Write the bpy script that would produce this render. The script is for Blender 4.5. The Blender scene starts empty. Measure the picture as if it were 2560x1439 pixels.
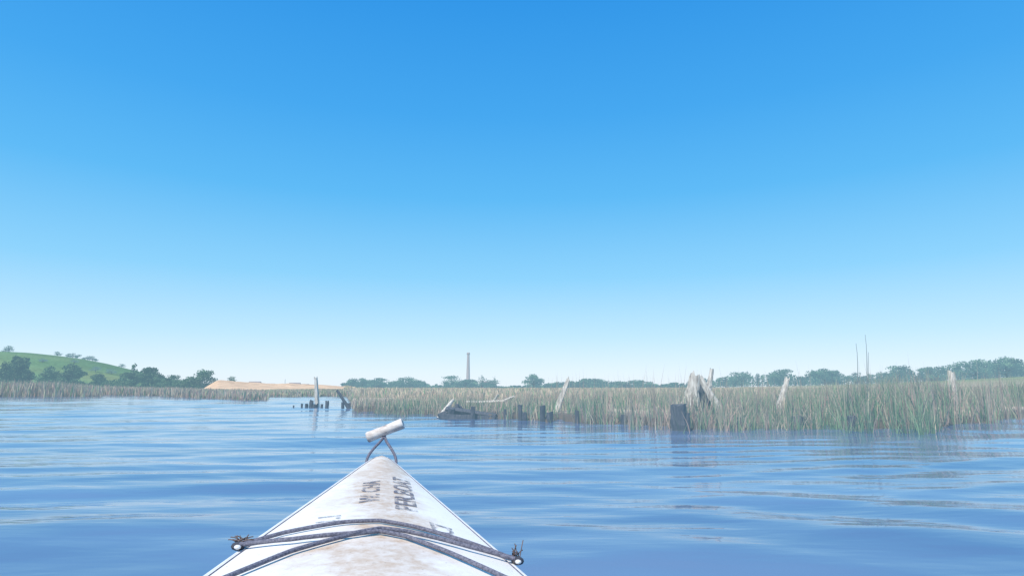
import bpy, math, random
import numpy as np
from mathutils import Vector, Matrix
random.seed(7); rng=np.random.default_rng(7)
scene=bpy.context.scene
scene.view_settings.view_transform='Standard'
try: scene.view_settings.look='None'
except Exception: pass
scene.view_settings.exposure=0
COL=scene.collection
CAMZ=0.65; F=1544.0; HOR=968.0
def T(px): return (px-1280.0)/F          # tangent of bearing
def D(py): return CAMZ*F/(py-HOR)        # distance of a waterline
def ZT(py,Y): return CAMZ+(HOR-py)/F*Y   # height of something at distance Y

# ---------------------------------------------------------------- materials
def newmat(name):
    m=bpy.data.materials.new(name); m.use_nodes=True
    nt=m.node_tree; nt.nodes.clear()
    out=nt.nodes.new('ShaderNodeOutputMaterial')
    return m,nt,out
def N(nt,t,**kw):
    n=nt.nodes.new(t)
    for k,v in kw.items():
        setattr(n,k,v)
    return n
def noise(nt,scale,detail=4,vec=None,rough=.55):
    n=N(nt,'ShaderNodeTexNoise'); n.inputs['Scale'].default_value=scale
    n.inputs['Detail'].default_value=detail; n.inputs['Roughness'].default_value=rough
    if vec is not None: nt.links.new(vec,n.inputs['Vector'])
    return n
def ramp(nt,fac,stops):
    r=N(nt,'ShaderNodeValToRGB'); e=r.color_ramp.elements
    e[0].position=stops[0][0]; e[0].color=(*stops[0][1],1)
    e[1].position=stops[-1][0]; e[1].color=(*stops[-1][1],1)
    for p,c in stops[1:-1]:
        x=e.new(p); x.color=(*c,1)
    nt.links.new(fac,r.inputs['Fac']); return r
def objcoord(nt,scale=(1,1,1)):
    tc=N(nt,'ShaderNodeTexCoord'); mp=N(nt,'ShaderNodeMapping')
    mp.inputs['Scale'].default_value=scale
    nt.links.new(tc.outputs['Object'],mp.inputs['Vector']); return mp.outputs['Vector']
def simple(name,stops,scale=8,vscale=(1,1,1),rough=.8,bump=0.0,haze=0.0,spec=.3,bdist=.01):
    m,nt,out=newmat(name); v=objcoord(nt,vscale)
    n=noise(nt,scale,6,v); r=ramp(nt,n.outputs['Fac'],stops)
    b=N(nt,'ShaderNodeBsdfPrincipled'); b.inputs['Roughness'].default_value=rough
    b.inputs['Specular IOR Level'].default_value=spec
    nt.links.new(r.outputs['Color'],b.inputs['Base Color'])
    if bump:
        bp=N(nt,'ShaderNodeBump'); bp.inputs['Strength'].default_value=bump; bp.inputs['Distance'].default_value=bdist
        nt.links.new(n.outputs['Fac'],bp.inputs['Height']); nt.links.new(bp.outputs['Normal'],b.inputs['Normal'])
    finish(nt,out,b.outputs[0],haze)
    return m
HAZE_GLOW=(.40,.70,.93)  # aerial haze painted on: constant glow mixed into each material by its haze amount
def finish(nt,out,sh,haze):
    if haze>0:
        e=N(nt,'ShaderNodeEmission'); e.inputs['Color'].default_value=(*HAZE_GLOW,1); e.inputs['Strength'].default_value=1
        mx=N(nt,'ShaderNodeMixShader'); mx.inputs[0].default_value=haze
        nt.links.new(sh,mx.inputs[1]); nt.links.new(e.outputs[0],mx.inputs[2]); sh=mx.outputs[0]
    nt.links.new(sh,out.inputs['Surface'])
def attrmat(name,haze=0.0,trans=.3,rough=.8,nscale=None,namp=.35):
    m,nt,out=newmat(name)
    a=N(nt,'ShaderNodeAttribute'); a.attribute_name='Col'
    col=a.outputs['Color']
    if nscale:
        v=objcoord(nt); n=noise(nt,nscale,8,v,.65)
        mr=N(nt,'ShaderNodeMapRange'); mr.inputs['From Min'].default_value=.3; mr.inputs['From Max'].default_value=.7
        mr.inputs['To Min'].default_value=1-namp; mr.inputs['To Max'].default_value=1+namp
        nt.links.new(n.outputs['Fac'],mr.inputs['Value'])
        vm=N(nt,'ShaderNodeVectorMath',operation='SCALE')
        nt.links.new(col,vm.inputs[0]); nt.links.new(mr.outputs[0],vm.inputs['Scale']); col=vm.outputs[0]
    b=N(nt,'ShaderNodeBsdfPrincipled'); b.inputs['Roughness'].default_value=rough; b.inputs['Specular IOR Level'].default_value=.2
    nt.links.new(col,b.inputs['Base Color']); sh=b.outputs[0]
    if trans>0:
        t=N(nt,'ShaderNodeBsdfTranslucent'); nt.links.new(col,t.inputs['Color'])
        mx=N(nt,'ShaderNodeMixShader'); mx.inputs[0].default_value=trans
        nt.links.new(sh,mx.inputs[1]); nt.links.new(t.outputs[0],mx.inputs[2]); sh=mx.outputs[0]
    finish(nt,out,sh,haze); return m

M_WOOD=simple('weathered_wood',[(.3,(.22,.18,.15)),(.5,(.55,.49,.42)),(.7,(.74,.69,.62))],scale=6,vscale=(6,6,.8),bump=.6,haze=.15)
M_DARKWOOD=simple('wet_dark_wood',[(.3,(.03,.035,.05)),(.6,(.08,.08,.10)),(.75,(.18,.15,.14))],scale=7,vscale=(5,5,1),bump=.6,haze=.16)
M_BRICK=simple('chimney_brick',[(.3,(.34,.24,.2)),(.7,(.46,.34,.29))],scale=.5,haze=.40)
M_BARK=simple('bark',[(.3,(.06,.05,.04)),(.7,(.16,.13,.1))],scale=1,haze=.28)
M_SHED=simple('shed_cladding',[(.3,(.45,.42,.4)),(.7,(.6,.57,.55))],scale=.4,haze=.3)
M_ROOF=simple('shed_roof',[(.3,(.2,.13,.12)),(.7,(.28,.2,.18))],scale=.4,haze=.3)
M_CORD=simple('bungee_cord',[(.35,(.08,.085,.12)),(.65,(.20,.20,.25))],scale=300,rough=.9,bump=.3,bdist=.001)
M_BLACK=simple('black_plastic',[(.3,(.03,.03,.04)),(.7,(.08,.08,.09))],scale=60,rough=.5,bump=.2,bdist=.001)
M_TOG=simple('worn_toggle',[(.34,(.20,.17,.16)),(.46,(.52,.46,.42)),(.62,(.74,.70,.66))],scale=38,vscale=(.5,1,1),rough=.55,bump=.4,bdist=.001)
M_RIM=simple('rim_plastic',[(.3,(.6,.6,.6)),(.7,(.78,.78,.77))],scale=30,rough=.45)
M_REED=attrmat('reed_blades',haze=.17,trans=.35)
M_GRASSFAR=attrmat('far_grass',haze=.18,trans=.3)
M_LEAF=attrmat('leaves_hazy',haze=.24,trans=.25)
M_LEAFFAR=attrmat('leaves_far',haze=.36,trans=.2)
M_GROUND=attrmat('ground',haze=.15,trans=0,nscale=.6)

# ---------------------------------------------------------------- mesh helpers
def mesh_np(name,V,Fa,mat,col=None,smooth=False,parent=None):
    V=np.asarray(V,dtype=np.float32); Fa=np.asarray(Fa,dtype=np.int32); k=Fa.shape[1]
    me=bpy.data.meshes.new(name)
    me.vertices.add(len(V)); me.vertices.foreach_set('co',V.ravel())
    me.loops.add(Fa.size); me.loops.foreach_set('vertex_index',Fa.ravel())
    me.polygons.add(len(Fa)); me.polygons.foreach_set('loop_start',np.arange(0,Fa.size,k,dtype=np.int32))
    try: me.polygons.foreach_set('loop_total',np.full(len(Fa),k,dtype=np.int32))
    except Exception: pass
    if smooth: me.polygons.foreach_set('use_smooth',np.ones(len(Fa),dtype=bool))
    me.update(calc_edges=True)
    if col is not None:
        ca=me.color_attributes.new('Col','FLOAT_COLOR','POINT')
        c=np.ones((len(V),4),dtype=np.float32); c[:,:3]=col
        ca.data.foreach_set('color',c.ravel())
    me.materials.append(mat)
    o=bpy.data.objects.new(name,me); COL.objects.link(o)
    if parent: o.parent=parent
    return o
def grid_faces(nr,nc,wrap=False):
    i=np.arange(nr-1)[:,None]; j=np.arange(nc if wrap else nc-1)[None,:]
    j2=(j+1)%nc
    a=i*nc+j; b=i*nc+j2; c=(i+1)*nc+j2; d=(i+1)*nc+j
    return np.stack([a,b,c,d],-1).reshape(-1,4)
def empty(name,loc=(0,0,0)):
    o=bpy.data.objects.new(name,None); o.location=loc; COL.objects.link(o); return o
def sstep(x,a,b):
    t=np.clip((x-a)/(b-a),0,1); return t*t*(3-2*t)
_ns=[(rng.uniform(0,6.28),rng.uniform(0,6.28)) for _ in range(16)]
def snoise(x,y,s=1.0):
    v=0; 
    for i,(p,q) in enumerate(_ns[:10]):
        k=s*(0.6+0.33*i); a=p
        v=v+np.sin(k*(x*math.cos(a)+y*math.sin(a))+q*3)/(1+.15*i)
    return v/4.5     # about -1..1

# ---------------------------------------------------------------- shoreline
SH=[(-2500,983),(-1200,986),(-400,988),(0,990.5),(255,990),(262,986),(330,987),(420,990),(520,995),(600,998),(668,999),(676,990),(760,989.5),(868,990),(884,1026),(940,1031),(1000,1034),
    (1100,1036),(1250,1046),(1400,1051),(1520,1058),(1640,1064),(1700,1071),(1850,1067),(2000,1062),(2150,1069),(2330,1071),(2400,1056),(2560,1042),(2900,1024),(3600,1006),(5000,998)]
_ph=np.array([math.atan(T(p)) for p,_ in SH]); _rs=np.array([D(y)/math.cos(math.atan(T(p))) for p,y in SH])
def shore_r(phi): 
    return np.interp(phi,_ph,_rs)*(1+.018*np.sin(phi*190)+.02*np.sin(phi*83+1)+.012*np.sin(phi*420))
def pxof(phi): return 1280+F*np.tan(np.clip(phi,-1.35,1.35))
HILL_L=[(-2500,885),(-900,872),(-200,872),(0,878),(60,881),(130,888),(200,897),(260,908),(320,922),(400,940),(480,956),(600,968)]
HILL_R=[(1300,968),(1800,966),(2000,962),(2200,957),(2400,948),(2560,940),(2900,930),(4000,905),(5500,930)]
def terrain(x,y):
    r=np.hypot(x,y); phi=np.arctan2(x,y); d=r-shore_r(phi); px=pxof(phi); cph=np.maximum(np.cos(phi),.3)
    z=-.5+.62*sstep(d,-1.2,.6)+.03*snoise(x,y,1.3)*sstep(d,-.5,1)+.12*sstep(d,3,25)
    hl=np.interp(px,[p for p,_ in HILL_L],[(HOR-q)/F*470 for _,q in HILL_L])*cph
    z=z+hl*sstep(r,290,470)*(1+.02*snoise(x,y,.03))
    hr=np.interp(px,[p for p,_ in HILL_R],[(HOR-q)/F*360 for _,q in HILL_R])*cph
    z=z+hr*sstep(r,120,360)
    sm=np.interp(px,[505,545,590,680,720,800,870,900],[0,1.85,1.5,1.15,1.25,.95,.5,0])
    sand=sstep(r,95,135)*(1-sstep(r,170,230))
    z=z+sm*sand*(1+.12*snoise(x,y,.35)+.05*snoise(x,y,1.2))
    z=z+.10*np.maximum(snoise(x,y,.35),0)*sstep(d,6,20)*(1-sstep(r,150,300))
    return z
def terr_col(x,y):
    r=np.hypot(x,y); phi=np.arctan2(x,y); d=r-shore_r(phi); px=pxof(phi)
    n=snoise(x,y,.12)[:,None]
    mud=np.array([.11,.085,.065]); straw=np.array([.48,.38,.27]); green=np.array([.115,.20,.085]); sand=np.array([.64,.42,.25])
    c=mud+(straw-mud)*sstep(d,.3,3)[:,None]
    c=c*(1+.15*n)
    g=np.maximum(sstep(r,180,280)*(px<520), sstep(r,160,300)*sstep(px,1700,2200)*.8)[:,None]
    gc=green*(1+.22*n)+np.array([.10,.05,.02])*np.clip(snoise(x,y,.05),0,1)[:,None]
    c=c+(gc-c)*g
    s=(np.interp(px,[500,520,860,900],[0,1,1,0])*sstep(r,90,105)*(1-sstep(r,230,280)))[:,None]
    sc=sand*(1+.16*snoise(x,y,.5)[:,None])
    return np.clip(c+(sc-c)*s,0,1)
angs=np.radians(np.arange(-100,100.01,.22)); rad=[8.0]
while rad[-1]<5000: rad.append(rad[-1]*(1.018 if rad[-1]<500 else 1.1))
rad=np.array(rad); R,A=np.meshgrid(rad,angs,indexing='ij')
X=(R*np.sin(A)).ravel(); Y=(R*np.cos(A)).ravel()
mesh_np('marsh_ground',np.stack([X,Y,terrain(X,Y)],1),grid_faces(len(rad),len(angs))[:,::-1],M_GROUND,col=terr_col(X,Y),smooth=True)

# ---------------------------------------------------------------- water
m,nt,out=newmat('water')
b=N(nt,'ShaderNodeBsdfPrincipled'); b.inputs['Roughness'].default_value=.06; b.inputs['IOR'].default_value=1.33
b.inputs['Specular IOR Level'].default_value=.5
geo=N(nt,'ShaderNodeNewGeometry')
mp=N(nt,'ShaderNodeMapping'); mp.inputs['Scale'].default_value=(.6,2.0,1); nt.links.new(geo.outputs['Position'],mp.inputs['Vector'])
n1=noise(nt,2.6,3,mp.outputs[0],.5)
bp=N(nt,'ShaderNodeBump'); bp.inputs['Strength'].default_value=.4; bp.inputs['Distance'].default_value=.02
nt.links.new(n1.outputs['Fac'],bp.inputs['Height']); nt.links.new(bp.outputs[0],b.inputs['Normal'])
n2=noise(nt,.35,3,mp.outputs[0]); rr=ramp(nt,n2.outputs['Fac'],[(.3,(.075,.14,.25)),(.7,(.15,.235,.36))])
nt.links.new(rr.outputs[0],b.inputs['Base Color']); nt.links.new(b.outputs[0],out.inputs['Surface'])
M_WATER=m
rad=[.25]
while rad[-1]<70: rad.append(rad[-1]*1.0095+.002)
while rad[-1]<6000: rad.append(rad[-1]*1.6)
rad=np.array(rad)
angs=np.concatenate([np.radians(np.arange(-60,60,.22)),np.radians(np.arange(60,300,2.0))])
R,A=np.meshgrid(rad,angs,indexing='ij'); X=(R*np.sin(A)).ravel(); Y=(R*np.cos(A)).ravel(); RR=R.ravel()
Z=np.zeros_like(X)
for i in range(40):
    lam=.24*(10**rng.uniform(0,1.0)); th=rng.normal(0,.33)+(math.pi if rng.random()<.3 else 0)
    k=2*math.pi/lam; sl=.0165*(.8+.4*rng.random())*(1.0 if lam>.6 else .85)
    fade=1-sstep(RR,lam*20,lam*50)
    env=.5+.5*np.sin(X*rng.uniform(-.7,.7)+Y*rng.uniform(-.6,.6)+rng.uniform(0,6))
    Z+=sl/k*np.sin(k*(X*math.sin(th)+Y*math.cos(th))+rng.uniform(0,6.28)+.6*np.sin(X*.7+i))*fade*env
for lam,th,xc,yc,sx,sy,sl in [(.46,-.12,2.4,6.9,2.6,1.3,.08),(.5,-.28,3.2,5.2,2.4,1.2,.06),(.8,.5,2.0,3.0,1.4,1.1,.07),(.6,-.1,-2.5,4.5,2.2,1.5,.06)]:
    k=2*math.pi/lam; e=np.exp(-((X-xc)/sx)**2-((Y-yc)/sy)**2)
    Z+=sl/k*e*np.sin(k*(X*math.sin(th)+Y*math.cos(th))+.5*np.sin(X*1.1))
mesh_np('water',np.stack([X,Y,Z],1),grid_faces(len(rad),len(angs),True)[:,::-1],M_WATER,smooth=True)

# ---------------------------------------------------------------- blades
def blades(name,x,y,z0,h,w,lean,col,mat,tip=None):
    n=len(x); th=rng.uniform(0,2*math.pi,n); la=rng.uniform(0,2*math.pi,n)
    dx=np.cos(th)*w/2; dy=np.sin(th)*w/2; lx=np.cos(la)*lean*h; ly=np.sin(la)*lean*h
    V=np.zeros((n,5,3))
    V[:,0]=np.stack([x-dx,y-dy,z0],1); V[:,1]=np.stack([x+dx,y+dy,z0],1)
    V[:,2]=np.stack([x-dx*.8+lx*.35,y-dy*.8+ly*.35,z0+h*.55],1); V[:,3]=np.stack([x+dx*.8+lx*.35,y+dy*.8+ly*.35,z0+h*.55],1)
    V[:,4]=np.stack([x+lx,y+ly,z0+h],1)
    base=(np.arange(n)*5)[:,None]
    Fa=np.concatenate([base+np.array([0,1,3]),base+np.array([0,3,2]),base+np.array([2,3,4])],0)
    C=np.repeat(col[:,None,:],5,1)
    if tip is not None: C[:,4]=C[:,4]*.4+np.array(tip)*.6
    return mesh_np(name,V.reshape(-1,3),Fa,mat,col=np.clip(C.reshape(-1,3),0,1))
def palette(n,cols,ws):
    idx=rng.choice(len(cols),n,p=np.array(ws)/sum(ws)); c=np.array(cols)[idx]
    return c*rng.uniform(.7,1.3,(n,1))
G=(.14,.25,.12); G2=(.26,.37,.19); ST=(.66,.52,.37); BR=(.42,.27,.22); DK=(.07,.11,.08)
CLEAR=[(1755,12.3,.42,.45),(1690,9.7,.22,.8),(1404,14,.22,.5),(1300,12.4,.2,.7),(1357,12.1,.2,.7),(1185,13.2,.2,.8),(1165,13.5,.6,.8)]
def clearmask(x,y):
    k=np.ones(len(x),bool)
    for px_,Y0,w_,pr in CLEAR:
        tt=x/y-T(px_); k&=~((np.abs(tt*Y0)<w_)&(y<Y0+.1)&(rng.random(len(x))<pr))
    return k
def reedzone(n,px0,px1,dmax,topf,power=1.6,dmin=-.35):
    px=rng.uniform(px0,px1,n); phi=np.arctan(T(px)); d=dmin+(dmax-dmin)*rng.random(n)**power
    r=shore_r(phi)+d; x=r*np.sin(phi); y=r*np.cos(phi)
    return px,d,x,y
px,d,x,y=reedzone(105000,872,3100,22,None,dmin=-.8)
dens=snoise(x,y,1.5)+.7*snoise(x,y,.5)
k=(rng.random(len(px))<np.clip(.34+.95*dens-.5*(d<0),.03,1))&clearmask(x,y)
px,d,x,y=px[k],d[k],x[k],y[k]
hb=np.interp(px,[872,1000,1250,1400,1700,1950,2100,2350,2420,2560,3100],[.22,.26,.30,.40,.45,.45,.64,.68,.60,.76,.84])
h=hb*(1+.38*snoise(x,y,.9)+.2*snoise(x,y,2.6))*rng.uniform(.35,1.25,len(px))*np.interp(d,[-.8,.3,3,22],[.6,1,.92,.85])
gfrac=np.clip(np.interp(px,[872,1250,1450,1750,2050,2560],[.32,.38,.55,.50,.74,.62])+.4*snoise(x,y,.6),0,1)
cg=palette(len(px),[G,G2,DK],[4,4,1.6]); cs=palette(len(px),[ST,BR,(.52,.36,.28)],[4,3.4,2.4])
gm=(rng.random(len(px))<gfrac)[:,None]
z0=np.maximum(terrain(x,y),-.15)
blades('reeds',x,y,z0,h-np.minimum(z0,0),rng.uniform(.007,.018,len(px))*(1+.03*d),rng.uniform(0,1,len(px))**1.6*.6,np.where(gm,cg,cs),M_REED,tip=(.5,.40,.29))
n=900; px=rng.uniform(1250,2750,n); phi=np.arctan(T(px)); d=rng.uniform(.2,9,n); r=shore_r(phi)+d
x=r*np.sin(phi); y=r*np.cos(phi)
h=np.interp(px,[1250,1350,1650,1900,2300,2750],[.6,.78,.80,.72,.90,1.0])*(.6+.5*rng.random(n)+.45*rng.random(n)**6)
blades('tall_dry_stalks',x,y,terrain(x,y),h,np.full(n,.007),rng.uniform(0,.18,n),palette(n,[ST,BR,(.3,.3,.25)],[1,2,1]),M_REED)
def farz(name,n,px0,px1,dmax,hp,cols,ws,wd,pw=1.5):
    px,d,x,y=reedzone(n,px0,px1,dmax,None,pw,-.4)
    dens=snoise(x,y,.5); k=rng.random(n)<np.clip(.7+.4*dens,.15,1); px,d,x,y=px[k],d[k],x[k],y[k]
    h=np.interp(px,*hp)*(1+.25*snoise(x,y,.35))*rng.uniform(.5,1.1,len(px))*np.interp(d,[-.4,0,6,dmax],[.5,1,.8,.55])
    z0=np.maximum(terrain(x,y),-.15)
    c=palette(len(px),cols,ws)*(1+.2*snoise(x,y,.25))[:,None]
    return blades(name,x,y,z0,h,wd*(1+.02*d)*rng.uniform(.6,1.4,len(px)),rng.uniform(0,.3,len(px)),c,M_GRASSFAR)
farz('bank_grass',60000,-700,668,45,([-700,0,180,258,300,668],[1.25,1.2,1.05,.75,.75,.28]),[BR,ST,(.38,.29,.23),G,G2],[3,3,2,.9,.9],.05)
farz('meadow_grass',26000,668,880,45,([660,880],[.30,.36]),[BR,ST,G2,G],[1.5,3,1.5,.6],.05)
n=70000; px=rng.uniform(860,3000,n); phi=np.arctan(T(px)); r=22+130*rng.random(n)**1.5; x=r*np.sin(phi); y=r*np.cos(phi)
k=r>shore_r(phi)+12; x,y,r,px=x[k],y[k],r[k],px[k]
blades('marsh_grass',x,y,terrain(x,y)-.02,rng.uniform(.15,.42,len(x))*(1+.3*snoise(x,y,.2)),.03+.0016*r,rng.uniform(0,.4,len(x)),palette(len(x),[ST,(.55,.41,.29),G2],[5,3,1.6]),M_GRASSFAR)

for px,pt,Y0 in [(2146,858,11.5),(2171,836,11.8),(2176,880,11.7)]:
    x0=T(px)*Y0; zt=ZT(pt,Y0); V=[];nseg=9
    for i in range(nseg):
        f=i/(nseg-1); rr_=.009*(1-f)+.003
        cx=x0+.03*math.sin(f*5+px); 
        for j in range(5): a=j*1.2566; V.append((cx+rr_*math.cos(a),Y0+rr_*math.sin(a),f*zt))
    mesh_np('bare_stem',V,grid_faces(nseg,5,True),M_BARK)

# ---------------------------------------------------------------- wood pieces
def beam(name,p0,p1,w0,w1,mat,seed=0,parent=None,jag=.5,flat=1.0,sides=9):
    rs=np.random.default_rng(seed); p0=Vector(p0); p1=Vector(p1); ax=(p1-p0); L=ax.length; ax.normalize()
    u=ax.cross(Vector((0,1,0))); 
    if u.length<.1: u=ax.cross(Vector((1,0,0)))
    u.normalize(); v=ax.cross(u)
    nseg=12; V=[]; prof=1+rs.uniform(-.22,.22,sides); jg=rs.uniform(0,jag,sides)
    for i in range(nseg):
        f=i/(nseg-1); w=w0*(1-f)+w1*f
        for j in range(sides):
            a=2*math.pi*j/sides; rr_=w/2*prof[j]*(1+rs.uniform(-.09,.09))
            ff=f*L if i<nseg-1 else L*(1+jg[j]*w1/L)
            p=p0+ax*ff+u*(math.cos(a)*rr_)+v*(math.sin(a)*rr_*flat)+u*(.03*L*math.sin(f*3+seed)*.3)
            V.append(tuple(p))
    Fq=grid_faces(nseg,sides,True)
    me=bpy.data.meshes.new(name); V.append(tuple(p0+ax*(L-.3*w1))); c=len(V)-1
    faces=[tuple(int(q) for q in f) for f in Fq]+[((nseg-1)*sides+j,(nseg-1)*sides+(j+1)%sides,c) for j in range(sides)]
    faces.append(tuple(range(sides))[::-1])
    me.from_pydata(V,[],faces); me.materials.append(mat)
    o=bpy.data.objects.new(name,me); COL.objects.link(o)
    if parent: o.parent=parent
    return o
def P(px,py,Y0): return (T(px)*Y0,Y0,ZT(py,Y0))
def Pb(px,Y0,z=-.4): return (T(px)*Y0,Y0,z)
beam('wooden_post',Pb(801,21),P(789,950,21),.17,.11,M_WOOD,1,jag=1.6)
beam('leaning_wooden_post',(T(884)*19,19,-.15),P(843,976,19),.13,.07,M_DARKWOOD,2)
beam('wooden_post',Pb(861,20),P(859,1006,20),.12,.10,M_DARKWOOD,24)
for i,(px,pt,w) in enumerate([(757,1009,.08),(768,1010,.12),(781,1002,.15),(806,1010,.08),(819,1003,.13),(736,1013,.06),(874,1009,.14),(790,1013,.22)]):
    beam('wooden_stub',Pb(px,20.5),P(px+1,pt,20.5),w,w*.85,M_DARKWOOD,10+i)
w=empty('collapsed_jetty_timber')
beam('brace',(T(1098)*13.6,13.6,-.02),(T(1133)*13.9,13.9,ZT(1000,13.9)),.10,.06,M_WOOD,31,w)
beam('plank',(T(1100)*13.5,13.5,.02),(T(1150)*13.7,13.7,ZT(1018,13.7)),.16,.14,M_DARKWOOD,32,w)
beam('beam_long',(T(1118)*13.6,13.6,.15),(T(1240)*13.2,13.2,.05),.17,.14,M_DARKWOOD,33,w)
beam('beam_low',(T(1105)*13.4,13.4,.03),(T(1235)*13.0,13.0,.02),.16,.14,M_DARKWOOD,34,w)
for i,(px,pt,Y0,wd) in enumerate([(1144,1010,13.6,.10),(1183,1016,13.0,.09),(1128,1022,13.4,.14),(1262,1022,12.8,.07),(1300,1012,12.4,.10),(1312,1030,12.3,.10),(1357,1014,12.1,.11),(1374,1030,12.0,.14),
        (1440,1026,11.7,.08),(1556,1036,11.1,.12),(1690,1014,9.6,.25),(1714,1032,9.6,.10),(1842,1042,10.0,.08),(2010,1040,10.4,.10),(1985,1042,10.2,.2),(2120,1040,9.5,.14),(2465,1030,12.2,.09)]):
    beam('mooring_post',Pb(px,Y0),P(px,pt,Y0),wd,wd*.9,M_DARKWOOD,50+i,jag=.25)
beam('driftwood_stump',Pb(1386,14,.0),P(1419,950,14),.15,.09,M_WOOD,70,jag=1.5)
beam('driftwood_stump',Pb(1938,14.5,.0),P(1966,954,14.5),.20,.12,M_WOOD,71,jag=1.3)
beam('driftwood_stump',Pb(2380,16.5,.1),P(2381,936,16.5),.20,.17,M_WOOD,72,jag=.7)
beam('driftwood_log',P(1168,1003,15.5),P(1262,1001,15),.06,.045,M_WOOD,73)
beam('driftwood_log',P(1235,1003,15.5),P(1246,985,15.3),.08,.04,M_WOOD,74)
beam('driftwood_log',P(1262,1000,15),P(1285,990,14.8),.08,.04,M_WOOD,75)
s=empty('hollow_tree_stump')
beam('slab_left',Pb(1714,12.0,.05),P(1738,950,12.0),.38,.20,M_WOOD,80,s,jag=1.1,flat=.5)
beam('slab_right',Pb(1806,11.9,.10),P(1754,948,12.0),.18,.12,M_WOOD,81,s,jag=.8,flat=.5)
beam('dark_hollow_slab',Pb(1766,12.25,.05),P(1752,960,12.25),.46,.16,M_DARKWOOD,82,s,flat=.4)  # dark slab added to stand in for the shaded opening of the hollow
beam('spike',P(1768,990,12.7),P(1780,928,12.7),.16,.09,M_WOOD,83,s,jag=1.0)

# ---------------------------------------------------------------- trees
def leafmesh(name,lobes,nl,size,mat,pal,ws,parent=None):
    lobes=np.array(lobes); vol=(lobes[:,3]*lobes[:,4]); idx=rng.choice(len(lobes),nl,p=vol/vol.sum())
    L=lobes[idx]; v=rng.normal(size=(nl,3)); v/=np.linalg.norm(v,axis=1)[:,None]
    rr_=rng.random(nl)**.45*rng.uniform(.85,1.15,nl)
    C=L[:,:3]+v*rr_[:,None]*np.stack([L[:,3],L[:,3],L[:,4]],1)
    a=rng.normal(size=(nl,3)); a/=np.linalg.norm(a,axis=1)[:,None]
    b_=np.cross(a,rng.normal(size=(nl,3))); b_/=np.linalg.norm(b_,axis=1)[:,None]
    s=size*rng.uniform(.5,1.4,nl)[:,None]
    V=np.stack([C+a*s,C+b_*s*.8,C-a*s*.9,C-b_*s*.7],1).reshape(-1,3)
    Fa=(np.arange(nl)*4)[:,None]+np.arange(4)
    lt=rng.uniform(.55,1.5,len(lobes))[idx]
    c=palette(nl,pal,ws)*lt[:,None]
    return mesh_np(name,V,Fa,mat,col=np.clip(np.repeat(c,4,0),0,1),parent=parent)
TG=[(.05,.10,.05),(.085,.15,.065),(.13,.19,.09)]
def limb_mesh(name,segs,parent,mat=None):
    V=[];Fs=[]
    for p,q,r0,r1 in segs:
        p=Vector(p);q=Vector(q);ax=(q-p).normalized();u=ax.orthogonal().normalized();v=ax.cross(u);b0=len(V)
        for c,rr_ in ((p,r0),(q,r1)):
            for j in range(6):
                a=j*math.pi/3; V.append(tuple(c+u*math.cos(a)*rr_+v*math.sin(a)*rr_))
        for j in range(6): Fs.append((b0+j,b0+(j+1)%6,b0+6+(j+1)%6,b0+6+j))
    me=bpy.data.meshes.new(name); me.from_pydata(V,[],Fs); me.materials.append(mat or M_BARK)
    o=bpy.data.objects.new(name,me); COL.objects.link(o); o.parent=parent
def tree(x,y,h,wd,nl=1500,mat=None,name='tree',trunkfrac=.3,sink=.3):
    z=float(terrain(np.array([x]),np.array([y]))[0])-sink
    e=empty(name,(x,y,z)); lob=[];segs=[]
    tr=h*.028+.05; top=Vector((rng.normal(0,.04)*h,0,h*.6)); mid=Vector((rng.normal(0,.02)*h,0,h*trunkfrac))
    segs+= [((0,0,0),mid,tr*1.3,tr),(mid,top,tr,tr*.4)]
    nb=11
    for i in range(nb):
        a=2*math.pi*i*.382+rng.uniform(-.4,.4); f=rng.uniform(.0,1); hh=h*(trunkfrac+ (.88-trunkfrac)*f)
        rr_=wd/2*rng.uniform(.5,.85)*(1-.55*max(0,f-.4))
        c=Vector((rr_*math.cos(a),rr_*math.sin(a),hh)); st=mid.lerp(top,f*.7)
        segs.append((st,c,tr*.5,tr*.15))
        lob.append((c.x,c.y,c.z,wd*rng.uniform(.16,.27),h*rng.uniform(.10,.17)))
    lob.append((top.x,top.y,h*.84,wd*.22,h*.15)); lob.append((0,0,h*.55,wd*.34,h*.24))
    limb_mesh('trunk_and_limbs',segs,e)
    leafmesh('crown',lob,nl,h*.032+.04,mat or M_LEAF,TG,[2,3,2],parent=e)
    return e
def tpy(px,ptop,Y0,wpx,pbase=None,**kw):
    x=T(px)*Y0; zg=float(terrain(np.array([x]),np.array([Y0]))[0]); h=ZT(ptop,Y0)-zg+.3
    return tree(x,Y0,max(h,.8),wpx/F*Y0,**kw)
for a in [(505,922,165,70),(474,940,165,50),(370,916,220,42),(398,934,215,46),(345,930,210,44),(316,928,205,46),(436,936,205,56),(418,944,200,36),
          (178,910,205,58),(122,914,205,52),(152,930,200,40),(246,934,200,46),(40,888,205,56),(8,904,200,50),(66,922,205,36),(-50,900,205,70)]:
    tpy(a[0],a[1],a[2],a[3],nl=2200,trunkfrac=.12)
tpy(333,904,225,18,nl=260,trunkfrac=.4)
tpy(577,938,165,24,nl=420,trunkfrac=.2)
def hill_tree(px,h,wd,r=474):
    ph=math.atan(T(px)); tree(r*math.sin(ph),r*math.cos(ph),h,wd,nl=520,mat=M_LEAFFAR,trunkfrac=.3,sink=.4)
for a in [(135,3.6,4.6),(162,3.2,4.6),(174,4.0,6.0),(186,3.4,5.2),(212,3.6,5.5),(224,4.0,5.5),(232,2.6,4.0),(12,4.6,5.5),(2,3.0,4.5),(-40,5,8),(203,2.0,3.0),(300,3,5)]: hill_tree(*a)
for a in [(100,2.8,5,400),(235,3.4,6,380),(275,3.4,7,380),(180,2.4,5,410)]: hill_tree(*a)
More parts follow.
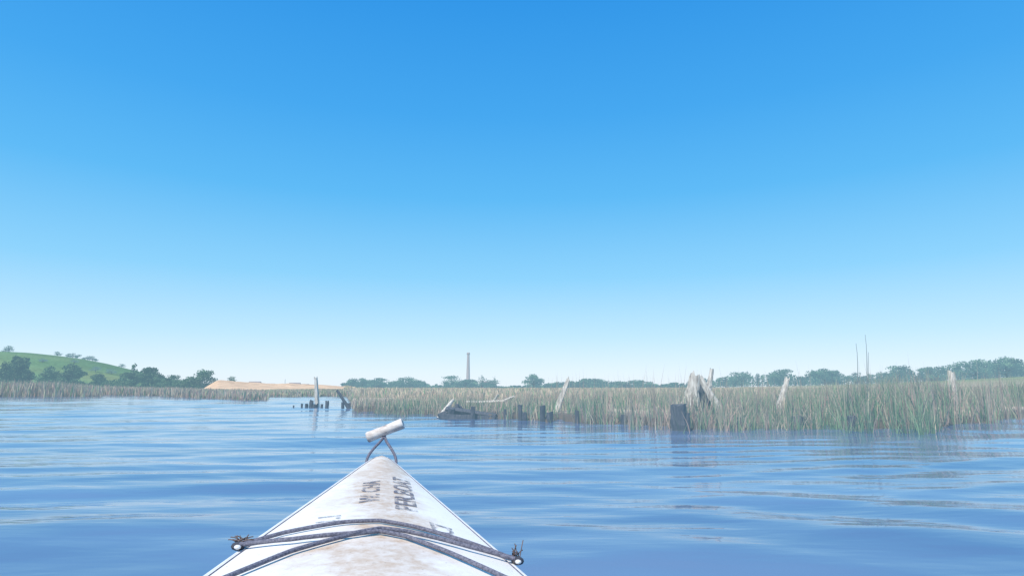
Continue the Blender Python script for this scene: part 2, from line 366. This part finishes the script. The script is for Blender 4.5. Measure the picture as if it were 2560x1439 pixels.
for a in [(905,944,260,46),(945,943,255,62),(1022,941,260,72),(1135,937,260,72),(1165,947,255,54),(1225,949,255,54),(1333,933,260,48),(985,951,262,50),(878,945,262,36),
          (1500,946,280,60),(1590,948,280,50),(1855,929,320,64),(1950,922,320,60),(2062,919,320,70),(2085,924,318,50),(2140,930,320,60),(2245,913,320,70),(2330,916,320,70),(2440,899,320,80),(2520,890,320,80)]:
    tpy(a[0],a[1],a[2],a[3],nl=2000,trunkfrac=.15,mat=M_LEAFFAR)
tpy(1204,936,262,26,nl=150,mat=M_LEAFFAR); tpy(1235,940,262,22,nl=120,mat=M_LEAFFAR)
def mass(name,pts,Y0,nl,size,mat,step=11,jit=3.0):
    lob=[]; px=pts[0][0]; xs=[p for p,_ in pts]; ys=[q for _,q in pts]; wig=rng.uniform(0,6,3)
    while px<pts[-1][0]:
        Yd=Y0*rng.uniform(.94,1.10)
        top=np.interp(px,xs,ys)+jit*(math.sin(px/23+wig[0])+.8*math.sin(px/11+wig[1])+.8*math.sin(px/61+wig[2]))*.7+abs(rng.normal(0,jit*.8))
        x=T(px)*Yd; zg=float(terrain(np.array([x]),np.array([Yd]))[0]); zt=ZT(top,Yd)
        H=max(zt-zg,1.2); w_=rng.uniform(6,20)/F*Yd
        lob.append((x,Yd,zg+H*.30,w_*.9,H*.36)); lob.append((x+rng.normal(0,w_*.3),Yd,zt-H*.28,w_*.6,H*.28))
        px+=rng.uniform(.3,1.7)*step
    leafmesh(name,lob,nl,size,mat,TG,[2,3,2])
mass('distant_trees',[(860,954),(920,950),(1060,954),(1075,964),(1100,952),(1190,950),(1245,955),(1262,968),(1290,962),(1320,958),(1400,954),(1440,949),(1500,948),(1580,950),(1640,956),(1700,955),(1760,949)],290,34000,.34,M_LEAFFAR,step=7)
mass('distant_woodland',[(1770,948),(1800,937),(1850,933),(1905,935),(1915,940),(1945,928),(2000,937),(2050,925),(2090,927),(2110,938),(2200,929),(2260,918),(2300,924),(2380,911),(2440,904),(2500,895),(2570,889),(2800,880),(3400,890)],340,90000,.38,M_LEAFFAR,step=7,jit=3)
mass('bushes',[(-400,930),(0,940),(70,948),(110,950),(200,950),(260,952),(300,946),(400,954),(470,957),(540,967)],195,16000,.28,M_LEAF,step=8,jit=4)
mass('low_scrub',[(590,963),(640,962),(700,964),(730,962),(780,962),(860,966)],260,3000,.3,M_LEAFFAR,step=16)

# ---------------------------------------------------------------- chimney + sheds
def ringmesh(name,prof,x,y,z,mat,parent=None,n=20):
    V=[(r_*math.cos(2*math.pi*j/n),r_*math.sin(2*math.pi*j/n),h) for r_,h in prof for j in range(n)]
    o=mesh_np(name,V,grid_faces(len(prof),n,True),mat); o.location=(x,y,z)
    if parent: o.parent=parent
    return o
Yc=450; e=empty('brick_chimney',(T(1170)*Yc,Yc,0)); zt=ZT(881,Yc)
ringmesh('stack',[(2.2,0),(2.2,3),(1.45,4),(1.35,8),(.9,zt-1.8)],0,0,0,M_BRICK,e)
ringmesh('cap',[(.9,zt-1.79),(1.2,zt-1.4),(1.2,zt-.6),(1.0,zt),(.7,zt),(.7,zt-1)],0,0,0,M_BRICK,e)
def shed(px,ptop,Y0,wpx,name='shed'):
    x=T(px)*Y0; z=float(terrain(np.array([x]),np.array([Y0]))[0])-.2; wd=wpx/F*Y0; H=ZT(ptop,Y0)-z; d=wd*.6; e=empty(name,(x,Y0,z))
    w2=wd/2; eh=H*.65
    V=[(-w2,-d/2,0),(w2,-d/2,0),(w2,d/2,0),(-w2,d/2,0),(-w2,-d/2,eh),(w2,-d/2,eh),(w2,d/2,eh),(-w2,d/2,eh),(-w2,0,H*.97),(w2,0,H*.97)]
    me=bpy.data.meshes.new('walls'); me.from_pydata(V,[],[(0,1,5,4),(2,3,7,6),(1,2,6,9,5),(3,0,4,8,7)]); me.materials.append(M_SHED)
    o=bpy.data.objects.new('walls',me); COL.objects.link(o); o.parent=e
    g=w2*1.06; k=.12
    V=[(-g,-d/2-k,eh-.05),(g,-d/2-k,eh-.05),(g,0,H),(-g,0,H),(g,d/2+k,eh-.05),(-g,d/2+k,eh-.05)]
    me=bpy.data.meshes.new('roof'); me.from_pydata(V,[],[(0,1,2,3),(3,2,4,5)]); me.materials.append(M_ROOF)
    o=bpy.data.objects.new('roof',me); COL.objects.link(o); o.parent=e
    for i in (-.25,.25):
        me=bpy.data.meshes.new('window'); y_=-d/2-.03; a=wd*.07
        me.from_pydata([(i*wd-a,y_,eh*.4),(i*wd+a,y_,eh*.4),(i*wd+a,y_,eh*.8),(i*wd-a,y_,eh*.8)],[],[(0,1,2,3)]); me.materials.append(M_BARK)
        o=bpy.data.objects.new('window',me); COL.objects.link(o); o.parent=e
for a in [(637,953,250,28),(676,958,255,20),(737,956,250,26),(762,959,250,20),(1216,953,300,22)]: shed(*a)
beam('utility_pole',(T(712)*250,250,0),P(712,948,250),.25,.2,M_SHED,91)

# ---------------------------------------------------------------- kayak
m,nt,out=newmat('kayak_deck_white'); v=objcoord(nt)
b=N(nt,'ShaderNodeBsdfPrincipled'); b.inputs['Roughness'].default_value=.4; b.inputs['Specular IOR Level'].default_value=.4
nA=noise(nt,7,8,v,.7); nB=noise(nt,45,6,v,.7); nC=noise(nt,160,4,v,.7)
sx=N(nt,'ShaderNodeSeparateXYZ'); nt.links.new(v,sx.inputs[0])
ab=N(nt,'ShaderNodeMath',operation='ABSOLUTE'); nt.links.new(sx.outputs['X'],ab.inputs[0])
mr=N(nt,'ShaderNodeMapRange'); mr.inputs['From Min'].default_value=0; mr.inputs['From Max'].default_value=.13
mr.inputs['To Min'].default_value=.22; mr.inputs['To Max'].default_value=-.06; nt.links.new(ab.outputs[0],mr.inputs['Value'])
ad=N(nt,'ShaderNodeMath',operation='ADD'); nt.links.new(nA.outputs['Fac'],ad.inputs[0]); nt.links.new(mr.outputs[0],ad.inputs[1])
st=ramp(nt,ad.outputs[0],[(.46,(0,0,0)),(.68,(1,1,1))])
ml=N(nt,'ShaderNodeMath',operation='MULTIPLY'); nt.links.new(st.outputs[0],ml.inputs[0])
r2=ramp(nt,nB.outputs['Fac'],[(.35,(.35,.35,.35)),(.65,(.95,.95,.95))]); nt.links.new(r2.outputs[0],ml.inputs[1])
mx=N(nt,'ShaderNodeMix',data_type='RGBA'); mx.inputs['A'].default_value=(.83,.79,.74,1); mx.inputs['B'].default_value=(.52,.36,.23,1)
nt.links.new(ml.outputs[0],mx.inputs['Factor'])
sp=ramp(nt,nC.outputs['Fac'],[(.29,(.36,.29,.24)),(.36,(1,1,1))])
mm=N(nt,'ShaderNodeMix',data_type='RGBA',blend_type='MULTIPLY'); mm.inputs['Factor'].default_value=.8
nt.links.new(mx.outputs['Result'],mm.inputs['A']); nt.links.new(sp.outputs[0],mm.inputs['B'])
nt.links.new(mm.outputs['Result'],b.inputs['Base Color']); nt.links.new(b.outputs[0],out.inputs['Surface'])
M_DECK=m
m,nt,out=newmat('stencil_paint'); v=objcoord(nt); n=noise(nt,50,7,v,.8)
b=N(nt,'ShaderNodeBsdfPrincipled'); b.inputs['Roughness'].default_value=.7
tr_=N(nt,'ShaderNodeBsdfTransparent'); mxs=N(nt,'ShaderNodeMixShader')
b.inputs['Base Color'].default_value=(.15,.145,.18,1)
r=ramp(nt,n.outputs['Fac'],[(.45,(.1,.1,.1)),(.58,(.95,.95,.95))]); nt.links.new(r.outputs[0],mxs.inputs[0])
nt.links.new(b.outputs[0],mxs.inputs[1]); nt.links.new(tr_.outputs[0],mxs.inputs[2]); nt.links.new(mxs.outputs[0],out.inputs['Surface'])
M_INK=m

HEAD=math.atan2(.2065,1.0); ROLL=math.radians(4.2)
kay=empty('kayak',(0,0,0)); kay.rotation_euler=(0,ROLL,HEAD); kay.location=(-.003,0,.385)
def hw(s):
    return float(np.interp(s,[-2.4,-1.6,-.8,0,.5,1.0,1.6,2.0,2.16,2.225,2.25],[.02,.16,.27,.31,.270,.206,.117,.058,.032,.017,.002]))
def sheer(s): return float(np.interp(s,[-2.4,-1,0,1.0,2.25],[.03,0,0,.008,.028]))
def crown(s): return float(np.interp(s,[-2.4,0,.6,1.0,1.6,2.1,2.25],[.01,.03,.028,.026,.022,.014,.003]))
def deckz(u,s):
    h_=max(hw(s),1e-4); q=min(abs(u)/h_,1)
    return sheer(s)+crown(s)*((1-q**1.9)*.85+.15*(1-q))
ss=list(np.linspace(-2.4,2.0,90))+list(np.linspace(2.02,2.25,22)); V=[]; nu=41
for s_ in ss:
    for j in range(nu):
        q=-1+2*j/(nu-1); u=q*hw(s_); V.append((u,s_,deckz(u,s_)))
deck=mesh_np('deck',V,grid_faces(len(ss),nu)[:,::-1],M_DECK,smooth=True,parent=kay)
V=[]; nh=21
for s_ in ss:
    rake=np.interp(s_,[-2.4,-2.0,1.9,2.25],[.10,.44,.44,.09])
    for j in range(nh):
        a=math.pi*j/(nh-1); cu=math.cos(a); 
        u=hw(s_)*math.copysign(abs(cu)**.6,cu) ; zz=sheer(s_)-.012-rake*(math.sin(a)**.8)
        V.append((u,s_,zz))
mesh_np('hull',V,grid_faces(len(ss),nh),M_RIM,smooth=True,parent=kay)
def tube(name,pts,r_,mat,parent=None):
    cu=bpy.data.curves.new(name,'CURVE'); cu.dimensions='3D'; cu.bevel_depth=r_; cu.bevel_resolution=3; cu.use_fill_caps=True
    sp_=cu.splines.new('NURBS'); sp_.points.add(len(pts)-1)
    for i,p in enumerate(pts): sp_.points[i].co=(*p,1)
    sp_.order_u=3; sp_.use_endpoint_u=True; sp_.resolution_u=6
    o=bpy.data.objects.new(name,cu); o.data.materials.append(mat); COL.objects.link(o)
    if parent: o.parent=parent
    return o
for sg in (-1,1):
    tube('rim',[(sg*(hw(s_)+.001),s_,sheer(s_)-.006) for s_ in ss],.0065,M_RIM,kay)
    tube('seam_line',[(sg*(hw(s_)-.005),s_,deckz(hw(s_)-.005,s_)+.0004) for s_ in ss[:-6]],.0010,M_CORD,kay)
def decal(name,body,u0,s0,size,rotsign=1,stretch=1.0,bold=.012):
    import bmesh
    cu=bpy.data.curves.new(name,'FONT'); cu.body=body; cu.size=size; cu.offset=bold*size*2; cu.resolution_u=4
    o=bpy.data.objects.new(name+'_src',cu); COL.objects.link(o); dg=bpy.context.evaluated_depsgraph_get()
    me=bpy.data.meshes.new_from_object(o.evaluated_get(dg)); bpy.data.objects.remove(o)
    bm=bmesh.new(); bm.from_mesh(me)
    bmesh.ops.triangulate(bm,faces=bm.faces[:])
    for _ in range(3):
        ed=[e_ for e_ in bm.edges if e_.calc_length()>.012]
        if ed: bmesh.ops.subdivide_edges(bm,edges=ed,cuts=1); bmesh.ops.triangulate(bm,faces=bm.faces[:])
    for v_ in bm.verts:
        tx,ty=v_.co.x*stretch,v_.co.y
        u=u0-ty; s_=s0+tx
        v_.co=(u,s_,deckz(u,s_)+.0014)
    bmesh.ops.recalc_face_normals(bm,faces=bm.faces[:])
    bm.to_mesh(me); bm.free(); me.materials.clear(); me.materials.append(M_INK); me.name=name
    o=bpy.data.objects.new(name,me); COL.objects.link(o); o.parent=kay
decal('lettering_per_boat','PER.BOAT',.072,1.25,.062,stretch=1.55)
decal('lettering_w_cha','W. CHA',-.004,1.31,.055,stretch=1.35)
decal('lettering_i','I . I',-.070,1.15,.055,stretch=.7)
decal('lettering_c7','C7',.128,1.10,.055,stretch=1.1)
def dp(u,s_,lift=.006): return (u,s_,deckz(u,s_)+lift)
fl=(-.208,1.045); fr=(.217,1.00)
def cordpath(pts,n=26,lift=.0055):
    pts=np.array(pts); t=np.linspace(0,len(pts)-1,n*(len(pts)-1)//2+2); out_=[]
    for q in t:
        u=np.interp(q,range(len(pts)),pts[:,0]); s_=np.interp(q,range(len(pts)),pts[:,1])
        out_.append(dp(u,s_,lift))
    return out_
C1=[(-.205,1.05),(-.15,1.085),(-.06,1.115),(.0,1.118),(.06,1.095),(.15,1.045),(.212,1.005)]
C2=[(-.205,1.035),(-.13,1.015),(-.04,1.02),(-.0,1.05),(.04,1.045),(.14,1.005),(.212,.99)]
C3=[(-.2,.83),(-.12,.95),(-.045,1.02),(.0,1.04),(.04,1.02),(.10,.955),(.2,.83)]
tube('bungee_front',cordpath(C1),.0033,M_CORD,kay); tube('bungee_middle',cordpath(C2,lift=.008),.0033,M_CORD,kay); tube('bungee_cross',cordpath(C3,lift=.006),.0033,M_CORD,kay)
def ico(name,c,r_,mat,sc=(1,1,1),parent=None,sub=2,rough=0):
    import bmesh
    bm=bmesh.new(); bmesh.ops.create_icosphere(bm,subdivisions=sub,radius=r_)
    for v_ in bm.verts:
        f=1+rough*random.uniform(-1,1); v_.co=Vector((v_.co.x*sc[0]*f+c[0],v_.co.y*sc[1]*f+c[1],v_.co.z*sc[2]*f+c[2]))
    me=bpy.data.meshes.new(name); bm.to_mesh(me); bm.free(); me.materials.append(mat)
    o=bpy.data.objects.new(name,me); COL.objects.link(o); o.parent=parent; return o
M_ALG=simple('dried_weed',[(.3,(.08,.06,.06)),(.7,(.24,.18,.16))],scale=80)
for sg,(u,s_) in ((-1,fl),(1,fr)):
    z=sheer(s_)
    ico('deck_fitting',(u,s_-.005,z+.004),.008,M_BLACK,(1.3,1.5,.8),kay)
    ico('fitting_screw',(u-sg*.002,s_-.02,z+.006),.0042,M_RIM,(1.2,1.2,.8),kay)
    for i in range(22 if sg<0 else 14):
        a=random.uniform(0,6.28); l=random.uniform(.005,.016 if sg<0 else .024)
        p=Vector((u+random.uniform(-.006,.006),s_+random.uniform(.0,.015),z+.008)); q=p+Vector((math.cos(a)*l*(1.2 if sg<0 else .4),math.sin(a)*l*.5,random.uniform(.2,1)*l*(.6 if sg<0 else 1.1)))
        tube('weed_strand',[tuple(p),tuple((p+q)/2+Vector((0,0,.003))),tuple(q)],.0008,M_ALG,kay)
tc=Vector((.002,2.225,.118)); tl=.066; tilt=math.radians(26)
V=[]; n=18; prof=[(-tl,.006),(-tl,.0165),(-tl*.96,.0185),(-tl*.5,.0178),(0,.0172),(tl*.5,.0178),(tl*.96,.0190),(tl,.0172),(tl,.011),(tl*.8,.010)]
dirv=Vector((math.cos(tilt),-.15,math.sin(tilt))).normalized(); up=Vector((0,1,0)).cross(dirv).normalized()*-1; fw=dirv.cross(up)
for a_,r_ in prof:
    for j in range(n):
        a=2*math.pi*j/n; V.append(tuple(tc+dirv*a_+up*math.cos(a)*r_+fw*math.sin(a)*r_))
mesh_np('toggle_handle',V,grid_faces(len(prof),n,True),M_TOG,smooth=True,parent=kay)
for sg in (-1,1):
    tube('toggle_cord',[(tc.x+sg*-.003,tc.y,tc.z-.012),(sg*.006,2.215,.085),(sg*.028,2.19,.062),(sg*.047,2.165,.035),(sg*.050,2.15,.008),(sg*.044,2.13,-.01)],.0046,M_CORD,kay)

# ---------------------------------------------------------------- light & sky
SUN_EL=math.radians(56); az=math.radians(212)
sd=Vector((math.sin(az)*math.cos(SUN_EL),math.cos(az)*math.cos(SUN_EL),math.sin(SUN_EL)))
L=bpy.data.lights.new('sun','SUN'); L.energy=5.0; L.angle=math.radians(.5); L.color=(1,.93,.82)
lo=bpy.data.objects.new('sun',L); COL.objects.link(lo); lo.rotation_euler=(-sd).to_track_quat('-Z','Y').to_euler()
w=bpy.data.worlds.new('World'); scene.world=w; w.use_nodes=True; nt=w.node_tree; nt.nodes.clear()
out=nt.nodes.new('ShaderNodeOutputWorld'); bg=nt.nodes.new('ShaderNodeBackground'); bg.inputs['Strength'].default_value=.1
sky=nt.nodes.new('ShaderNodeTexSky'); sky.sky_type='NISHITA'; sky.sun_disc=False; sky.sun_elevation=SUN_EL; sky.sun_rotation=az
sky.air_density=1.0; sky.dust_density=.6; sky.ozone_density=2.0
tc_=nt.nodes.new('ShaderNodeTexCoord'); sp_=nt.nodes.new('ShaderNodeSeparateXYZ'); nt.links.new(tc_.outputs['Generated'],sp_.inputs[0])
r=ramp(nt,sp_.outputs['Z'],[(0.0,(.90,1.0,1.10)),(.025,(.82,.98,1.10)),(.08,(.57,.87,1.08)),(.175,(.28,.70,1.05)),(.30,(.11,.53,1.0)),(.42,(.055,.42,.95)),(.57,(.025,.33,.88)),(1.0,(.02,.24,.7))])
sc_=nt.nodes.new('ShaderNodeVectorMath'); sc_.operation='SCALE'; sc_.inputs['Scale'].default_value=10.0
nt.links.new(r.outputs[0],sc_.inputs[0])
mx=nt.nodes.new('ShaderNodeMix'); mx.data_type='RGBA'; mx.inputs['Factor'].default_value=.88
nt.links.new(sky.outputs[0],mx.inputs['A']); nt.links.new(sc_.outputs[0],mx.inputs['B'])
nt.links.new(mx.outputs['Result'],bg.inputs['Color']); nt.links.new(bg.outputs[0],out.inputs['Surface'])

# ---------------------------------------------------------------- camera
cam=bpy.data.cameras.new('camera'); co=bpy.data.objects.new('camera',cam); COL.objects.link(co); scene.camera=co
cam.sensor_width=36; cam.lens=36*1525/2560; cam.clip_start=.05; cam.clip_end=9000
pitch=math.atan((HOR-719.5)/1525)
co.location=(0,0,CAMZ); co.rotation_euler=(math.radians(90)+pitch,0,0)
